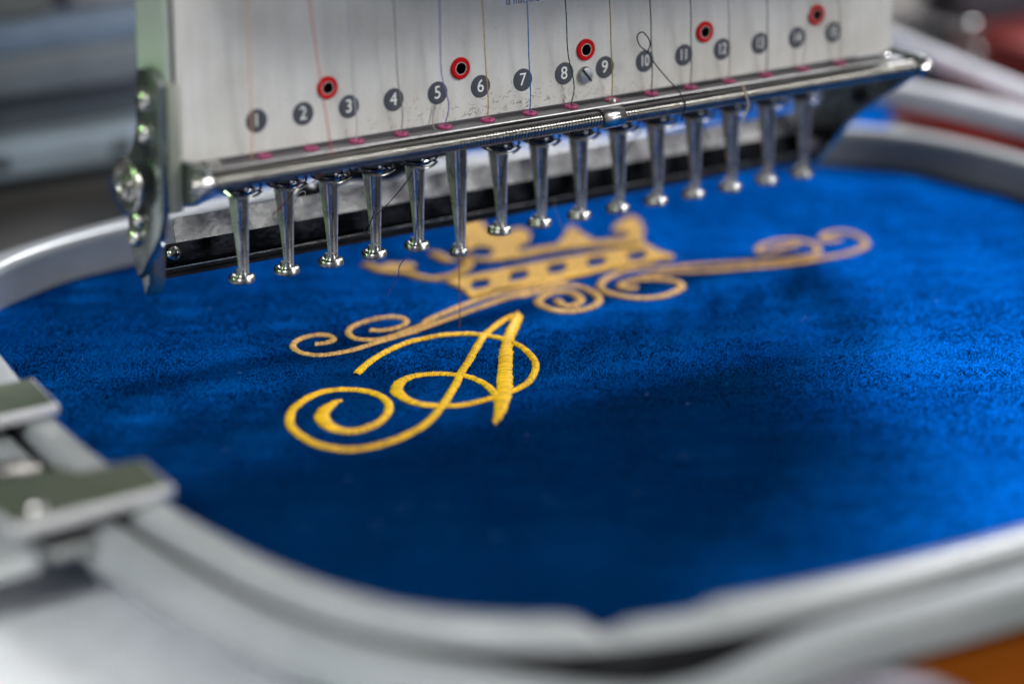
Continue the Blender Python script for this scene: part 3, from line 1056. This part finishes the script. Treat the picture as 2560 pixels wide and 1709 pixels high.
def dome_screw(c, r, axis, parent, m, slot_r=None, name='dome_screw'):
    bm = bmesh.new()
    lathe(bm, [(r, 0), (r, r * .22), (r * .9, r * .5), (r * .6, r * .72), (r * .35, r * .78), (r * .3, r * .5), (0, r * .45)], c, axis, 26)
    return finish(bm, name, m, parent)


for y, z, r in ((-9.2, 71.3, 2.7), (-8.4, 63.7, 2.7), (-3.2, 42.8, 2.1), (-1.2, 38.2, 2.3)):
    dome_screw((-111.1, y, z), r, (-1, 0, 0), head, chrome())
bm = bmesh.new()
lathe(bm, [(1.8, 0), (1.8, 2.6), (5.6, 2.8), (6.3, 3.3), (6.3, 4.0), (5.8, 4.4), (4.6, 4.2), (3.4, 3.9), (2.9, 4.1), (2.7, 5.2), (1.6, 5.5), (1.3, 5.0), (0, 5.0)], (-110.8, -4.8, 51.2), (-1, 0, 0), 30)
finish(bm, 'thumb_nut', chrome(), head)
bm = bmesh.new()
prism(bm, [(-13.0, 57.5), (-19, 57.8), (-24.6, 57.6), (-25.2, 53.0), (-21.5, 50.5), (-18, 48.2), (-13, 47.2)], 'x', -106.1, -103.9, .5)
finish(bm, 'rod_bracket', gunmetal(), head)

# right bracket
bm = bmesh.new()
prism(bm, [(-25.4, 57.0), (-25.0, 52.6), (-7.7, 43.3), (3.8, 33.5), (13.1, 22.8), (17.5, 19.3), (23.5, 20), (23.5, 33), (14, 37.0), (12.5, 42), (12.5, 52), (-8, 57.5)], 'x', 102.0, 104.0, .5)
rb = finish(bm, 'right_bracket', gunmetal(), head)
dome_screw((101.9, -1.4, 42.4), 2.3, (-1, 0, 0), head, black())
dome_screw((101.9, 16.5, 25.5), 2.2, (-1, 0, 0), head, chrome())

# thread catcher bar behind the feet
bm = bmesh.new()
prism(bm, [(20.0, 28.4), (19.3, 24.0), (18.2, 23.3), (18.4, 22.7), (20.0, 23.3), (21.0, 28.2)], 'x', -94.6, 103.0)
web = finish(bm, 'catcher_web', mat('black_gloss_steel', (.02, .02, .025), .1, 1.0, build=metal_build(900, .00003, .07, .16, (.004, .0045, .006), (.011, .012, .015))), head, angle=20)
bm = bmesh.new()
flx = [(-90.3, 0), (-90.2, .62), (-89.7, .88), (-88.6, 1.0), (103, 1.0)]
A_, B_ = [], []
for x, t in flx:
    A_.append([bm.verts.new((x, 20.0 + 1.7 * q, 28.45 + 5.5 * q)) for q in (0, t)])
    B_.append([bm.verts.new((x, 20.7 + 1.7 * q, 28.2 + 5.5 * q)) for q in (0, t)])
for (a0, a1), (b0, b1) in zip(A_, A_[1:]):
    if (a1.co - a0.co).length < 1e-4:
        bm.faces.new((a0, b0, b1))
    else:
        bm.faces.new((a0, b0, b1, a1))
for (a0, a1), (b0, b1) in zip(B_, B_[1:]):
    if (a1.co - a0.co).length < 1e-4:
        bm.faces.new((a0, b1, b0))
    else:
        bm.faces.new((a0, a1, b1, b0))
for i in range(len(flx) - 1):
    bm.faces.new((A_[i][1], A_[i + 1][1], B_[i + 1][1], B_[i][1]))
finish(bm, 'catcher_flange', mat('steel_painted_reflections', (.4, .4, .41), .3, .6, build=metal_build(770, .00006, .17, .33, (.11, .11, .135), (.56, .55, .53))), head, angle=40)  # light and dark patches in its base colour imitate reflections
bm = bmesh.new()
prism(bm, [(-97.6, 20.4), (-96.4, 18.2), (-94, 17.6), (103, 17.6), (103, 23), (-94, 23)], 'z', 20.9, 21.6)
finish(bm, 'catcher_blade', black(), head)
bm = bmesh.new()
box(bm, -94.3, 103, 19.4, 22.8, 21.65, 22.9)
finish(bm, 'blade_spacer', black(), head)
bm = bmesh.new()
tube(bm, [(-94.4, 18.5, 22.95), (103, 18.5, 22.95)], .3, 8)
finish(bm, 'bright_lip', chrome(), head)
s_ = dome_screw((-91.3, 19.85, 26.0), 1.95, (0, -1, 0), head, chrome(), name='cross_screw')
bm = bmesh.new()
for a, b in ((1.15, .3), (.3, 1.15)):
    box(bm, -91.3 - a, -91.3 + a, 18.30, 18.9, 26 - b, 26 + b)
finish(bm, 'cross_recess', black(), s_)

# fixed drive block behind the working needle
drive = thing('needle_drive', (-20, 34, 27), 'dark metal drive block and lever behind the lowered sixth presser foot', 'drive block')
bm = bmesh.new()
box(bm, -19.5, -9.5, 26, 40, 36, 61, .8)
finish(bm, 'block', black(), drive)
bm = bmesh.new()
box(bm, -23.5, -21.0, 22, 26, 40, 60.5, .4)
finish(bm, 'slide', steel(), drive)
bm = bmesh.new()
tube(bm, [(-12, 33, 37), (-22, 36, 33), (-32, 38, 32.5), (-44, 38, 29.5)], [3.4, 3.2, 1.6, 1.4], 12)
finish(bm, 'lever', black(), drive)
bm = bmesh.new()
lathe(bm, [(0, 0), (1.6, .4), (2.5, 1.6), (2.7, 3), (2.1, 4.4), (0, 5)], (-46.5, 38, 28.8), (1, 0, .15), 18)
finish(bm, 'knob', black(), drive)

# ------------------------------------------------------------------ presser feet
FZ = 23.6


def make_foot(long=False):
    t = thing('presser_foot', (-84, 0, FZ - 1), '', 'presser foot', 'presser feet in a row under the needle case')
    X = -84
    bm = bmesh.new()
    q = .78 if long else 1.0                    # the foot at work carries a narrower disc
    lathe(bm, [(.55, 0), (2.75 * q, 0), (3.05 * q, .3), (3.05 * q, 1.35), (2.8 * q, 1.65), (2.35 * q, 1.75), (2.2 * q, 1.55), (1.75, 1.6), (1.55, 2.1), (1.45, 2.9), (.55, 2.9)], (X, 0, FZ - .9), (0, 0, 1), 32)
    finish(bm, 'foot_disc', mat('foot_steel', (.3, .3, .29), .24, 1.0, build=metal_build(1300, .00006, .16, .32, (.26, .26, .255), (.48, .47, .45))), t, angle=40)
    # open-fronted tapering channel
    bm = bmesh.new()
    z0, z1 = FZ + 1.4, FZ + 21.0
    def sect(z, yb, w, th):
        yf = -1.55
        pts = [(-w, yf), (-w, yb - .5), (-w + .5, yb), (w - .5, yb), (w, yb - .5), (w, yf), (w - th, yf), (w - th, yb - .8), (w - .8, yb - th), (-w + .8, yb - th), (-w + th, yb - .8), (-w + th, yf)]
        return [bm.verts.new((X + a, b, z)) for a, b in pts]
    rows = [sect(z0, -.2, 1.05, .38), sect(z0 + 1.2, -.1, 1.08, .36), sect(z0 + 8, .8, 1.28, .34), sect(z1, 3.2, 1.68, .34)]
    if long:
        rows.append(sect(z1 + 16, 3.4, 1.85, .34))
    for a, b in zip(rows, rows[1:]):
        for i in range(12):
            bm.faces.new((a[i], a[(i + 1) % 12], b[(i + 1) % 12], b[i]))
    bm.faces.new(rows[0][::-1])
    bm.faces.new(rows[-1])
    finish(bm, 'shank', mat('foot_shank_steel', (.42, .41, .39), .26, .72, build=metal_build(1600, .00010, .2, .38, (.46, .455, .44), (.72, .70, .67))), t, angle=30)
    bm = bmesh.new()
    tube(bm, [(X, -.2, FZ + 27), (X, -.2, FZ + 13), (X, -.2, FZ + 12), (X, -.2, FZ + 2.2), (X, -.2, FZ + 1.4)], [.62, .62, .42, .40, .12], 12)
    finish(bm, 'needle', chrome(), t)
    if long:
        return t
    bm = bmesh.new()
    lathe(bm, [(1.0, 0), (3.7, 0), (4.15, .35), (4.15, .9), (3.5, 1.2), (3.3, 2.2), (3.6, 4.5), (4.0, 7.5), (4.0, 12), (1.0, 12)], (X, .4, FZ + 20.4), (0, 0, 1), 28)
    finish(bm, 'clamp_collar', dark_chrome(), t, angle=35)
    bm = bmesh.new()
    torus(bm, (X + 3.5, -1.6, FZ + 22.2), 1.5, .3, (.25, -.85, .5), 26, 8)
    finish(bm, 'wire_guide', dark_chrome(), t)
    bm = bmesh.new()
    tube(bm, spline([(X - 3.9, -.6, FZ + 21.4), (X - 3, -3.3, FZ + 20.5), (X - .5, -4.5, FZ + 20.1), (X + 2.2, -4.0, FZ + 20.3), (X + 4.4, -2.6, FZ + 20.6)], 5), .34, 8)
    finish(bm, 'thread_hook', chrome(), t)
    return t


foot0 = make_foot()
ORD = ['first', 'second', 'third', 'fourth', 'fifth', 'sixth', 'seventh', 'eighth', 'ninth', 'tenth', 'eleventh', 'twelfth', 'thirteenth', 'fourteenth', 'fifteenth']
for k in range(1, 16):
    t = foot0 if k == 1 else make_foot(True) if k == 6 else copy_tree(foot0)
    t.location = Vector((-84 + 12 * (k - 1), 0, FZ - 1 - (3.6 if k == 6 else 0))) * MM
    t.rotation_euler.z = random.uniform(-.1, .1) if k > 1 else 0
    extra = {1: 'leftmost steel presser foot, nearest the side bracket, below number 1',
             6: 'lowered presser foot at work with the sewing thread running down from it, below number 6',
             15: 'rightmost steel presser foot with a bright glint, nearest the right bracket, below number 15',
             4: 'steel presser foot with black thread tangled in it, below number 4',
             5: 'steel presser foot with blue thread trailing out of its disc, below number 5',
             2: 'steel presser foot with a short red thread across it, below number 2'}
    t['label'] = extra.get(k, 'steel presser foot, %s from the left, hanging below number %d' % (ORD[k - 1], k))

# ------------------------------------------------------------------ threads
TH = {1: (-90.3, 92.4, 'orange tan', (.58, .30, .17)), 2: (-75.3, 90.7, 'dull red', (.52, .09, .085)), 3: (-64.9, 89.5, 'pale lavender', (.44, .43, .50)),
      4: (-53.0, 88.2, 'mid grey', (.21, .20, .19)), 5: (-40.8, 86.8, 'violet blue', (.16, .14, .36)), 6: (-29.0, 85.5, 'ochre brown', (.40, .26, .10)),
      7: (-16.5, 84.1, 'bright blue', (.03, .13, .38)), 8: (-5.6, 82.9, 'dark green', (.014, .055, .04)), 9: (7.3, 81.4, 'olive yellow', (.30, .22, .035)),
      10: (19.3, 80.0, 'black', (.016, .022, .03)), 11: (31.6, 78.7, 'dark teal grey', (.035, .055, .06)), 12: (43.3, 77.3, 'faint grey', (.33, .33, .31)),
      13: (55.5, 76.0, 'slate grey', (.10, .12, .13)), 14: (69.6, 74.4, 'off white', (.55, .55, .52)), 15: (78.8, 73.3, 'pale olive', (.36, .36, .25))}
for k, (xt, zt, cname, c) in TH.items():
    xe = -85.8 + 12 * (k - 1)
    if k == 2:
        pts = [(xt - 2.4, -19.5, 112), (xt, -19.3, 90.7), (-73.2, -19.6, 73), (-71.4, -20.2, 58), (-71.2, -19.9, 53), (-71.5, -12, 47)]
    else:
        e = (zt - 56) and (112 - 56) / (zt - 56)
        b = xe + (-3.3 if k == 1 else 0)
        wob = {5: 1.1, 8: .9, 4: .5}.get(k, .15)
        pts = [(b + (xt - b) * e, -19.5, 112), (xt, -18.6, zt), (b + (xt - b) * .45 - wob * .4, -17.3, 70), (b + (xt - b) * .1 + wob, -16.3, 61.5), (b, -15.8, 56.4), (b, -15.8, 54)]
    bm = bmesh.new()
    sp = spline(pts, 14)
    tube(bm, sp, [.145 * (1 + .12 * math.sin(i * 1.9)) for i in range(len(sp))], 8)
    o = finish(bm, 'thread', thread_mat('thread_' + cname.replace(' ', '_'), c, .55), origin=(xe, -15.8, 54))
    tag(o, 'thin %s thread hanging in front of the face plate at number %d' % (cname, k), 'thread', 'upper threads running to the pink eyelets')


def loose(name, pts, r, c, mname, label, per=8):
    bm = bmesh.new()
    sp = spline(pts, per)
    tube(bm, sp, r, 7)
    lowest = min(sp.tolist(), key=lambda p: p[2])
    o = finish(bm, name, thread_mat(mname, c, .6), origin=lowest)
    return tag(o, label, 'thread')


K = (.012, .014, .018)
loose('loose_thread', [(18.7, -18.6, 67.0), (18.5, -20, 69.5), (17.8, -20.3, 71.0), (16.9, -20.4, 72.0), (16.0, -20.4, 72.8), (15.0, -20.3, 72.7), (14.6, -20, 71.8), (15.0, -19.8, 70.5), (16.0, -19.6, 69.1), (18.1, -19.4, 67.5), (20.3, -20, 64.2), (22.7, -21.5, 60.8), (24.3, -24.5, 57.6), (25.2, -25.3, 54.2), (26.0, -23, 50.2)], .17, K, 'thread_black', 'black thread knotted in a loop beside number 10 and falling over the spring rod')
loose('loose_thread', [(43.7, -24.4, 57.4), (44.1, -25.2, 54.7), (45.0, -25.3, 52.3), (44.4, -25.2, 50.2), (43.4, -25, 48.1)], .22, (.50, .42, .30), 'thread_beige', 'short beige thread scrap hanging over the right half of the spring rod')
loose('loose_thread', [(-69.3, -6, 48.3), (-70.6, -6.2, 46.4), (-73.6, -6.2, 43.5), (-76.0, -5.5, 40.7), (-78.2, -5, 38.9)], .16, (.20, .012, .02), 'thread_crimson', 'short crimson thread end slanting across the second presser foot')
loose('loose_thread', [(-66.0, 6, 37.4), (-65.2, 6, 39.1), (-64.3, 6, 39.8), (-63.3, 6, 39.8), (-63.0, 6, 39.2), (-63.8, 6, 37.3)], .12, (.5, .5, .5), 'thread_white', 'tiny white thread loop between the second and third presser feet')
loose('loose_thread', [(-37.0, -2.3, 34), (-37.5, -2.6, 30.0), (-38.3, -3, 27.1), (-38.6, -3.3, 25.3), (-39.6, -3.4, 23.5), (-42.0, -3.2, 21.4), (-43.0, -3, 19.9), (-43.2, -3, 17.8), (-44.7, -3, 15.8), (-46.6, -3, 13.5)], .13, (.012, .02, .16), 'thread_navy', 'navy blue thread trailing below the fifth presser foot')
loose('loose_thread', [(-40.0, -5, 43.5), (-42.3, -5.4, 41.1), (-47.0, -5.2, 36.9), (-51.2, -3.4, 32.7), (-52.2, -2.6, 30.6), (-51.6, -2.3, 28.9), (-50.9, -2.3, 30.5), (-49.6, -3, 35)], .12, K, 'thread_black', 'fine black thread slanting down into the fourth presser foot')
loose('loose_thread', [(-39.6, -14.5, 61.5), (-40.3, -14.5, 58.6), (-40.7, -15.5, 56.4), (-40.9, -20, 54)], .14, (.30, .28, .25), 'thread_drab', 'short drab thread hair on the face plate just below number 5')
loose('loose_thread', [(45.4, -5, 47), (45.9, -4, 45.6), (47.8, -4, 42.2), (50.1, -4, 38.1)], .13, (.03, .04, .05), 'thread_dark_slate', 'fine dark thread end slanting right below the eleventh presser foot top')
loose('loose_thread', [(30.5, -5, 47), (29.1, -4, 44.8), (25.4, -4, 41.2), (22.3, -4, 37.1)], .12, (.05, .06, .07), 'thread_smoke', 'fine smoky thread end slanting left between the ninth and tenth presser feet')
loose('loose_thread', [(-12.5, -4.4, 45.5), (-12.7, -4, 44.0), (-13.2, -3.4, 38.8), (-13.7, -2.6, 34.4), (-13.5, -2, 29)], .12, (.02, .05, .09), 'thread_dark_teal', 'fine dark teal thread inside the seventh presser foot')
loose('sewing_thread', [(-24, -.2, 22.4), (-24.0, -.2, 12), (-23.9, -.1, .6)], .12, (.10, .05, .04), 'thread_brown', 'fine brown sewing thread from the lowered sixth foot down to the letter A')
loose('loose_thread', [(6.9, 3, 28), (7.5, 4, 25.1), (9.4, 4, 20.4), (10.2, 4, 17.5)], .1, (.35, .28, .18), 'thread_straw', 'fine straw coloured thread end below the eighth and ninth presser feet')

# lint on the lower part of the face plate
bm = bmesh.new()
for _ in range(210):
    x = random.gauss(-14, 22)
    z = 56.8 + abs(random.gauss(0, 2.6))
    if abs(x) > 95:
        continue
    a, l = random.uniform(0, PI), random.uniform(.25, 1.3)
    dx, dz = math.cos(a) * l / 2, math.sin(a) * l / 2
    tube(bm, [(x - dx, PY - .04, z - dz), (x + random.uniform(-.15, .15), PY - .1, z + random.uniform(-.15, .15)), (x + dx, PY - .04, z + dz)], .03, 3)
o = finish(bm, 'lint', mat('brown_lint', (.06, .04, .03), .8), head)
o['kind'] = 'stuff'
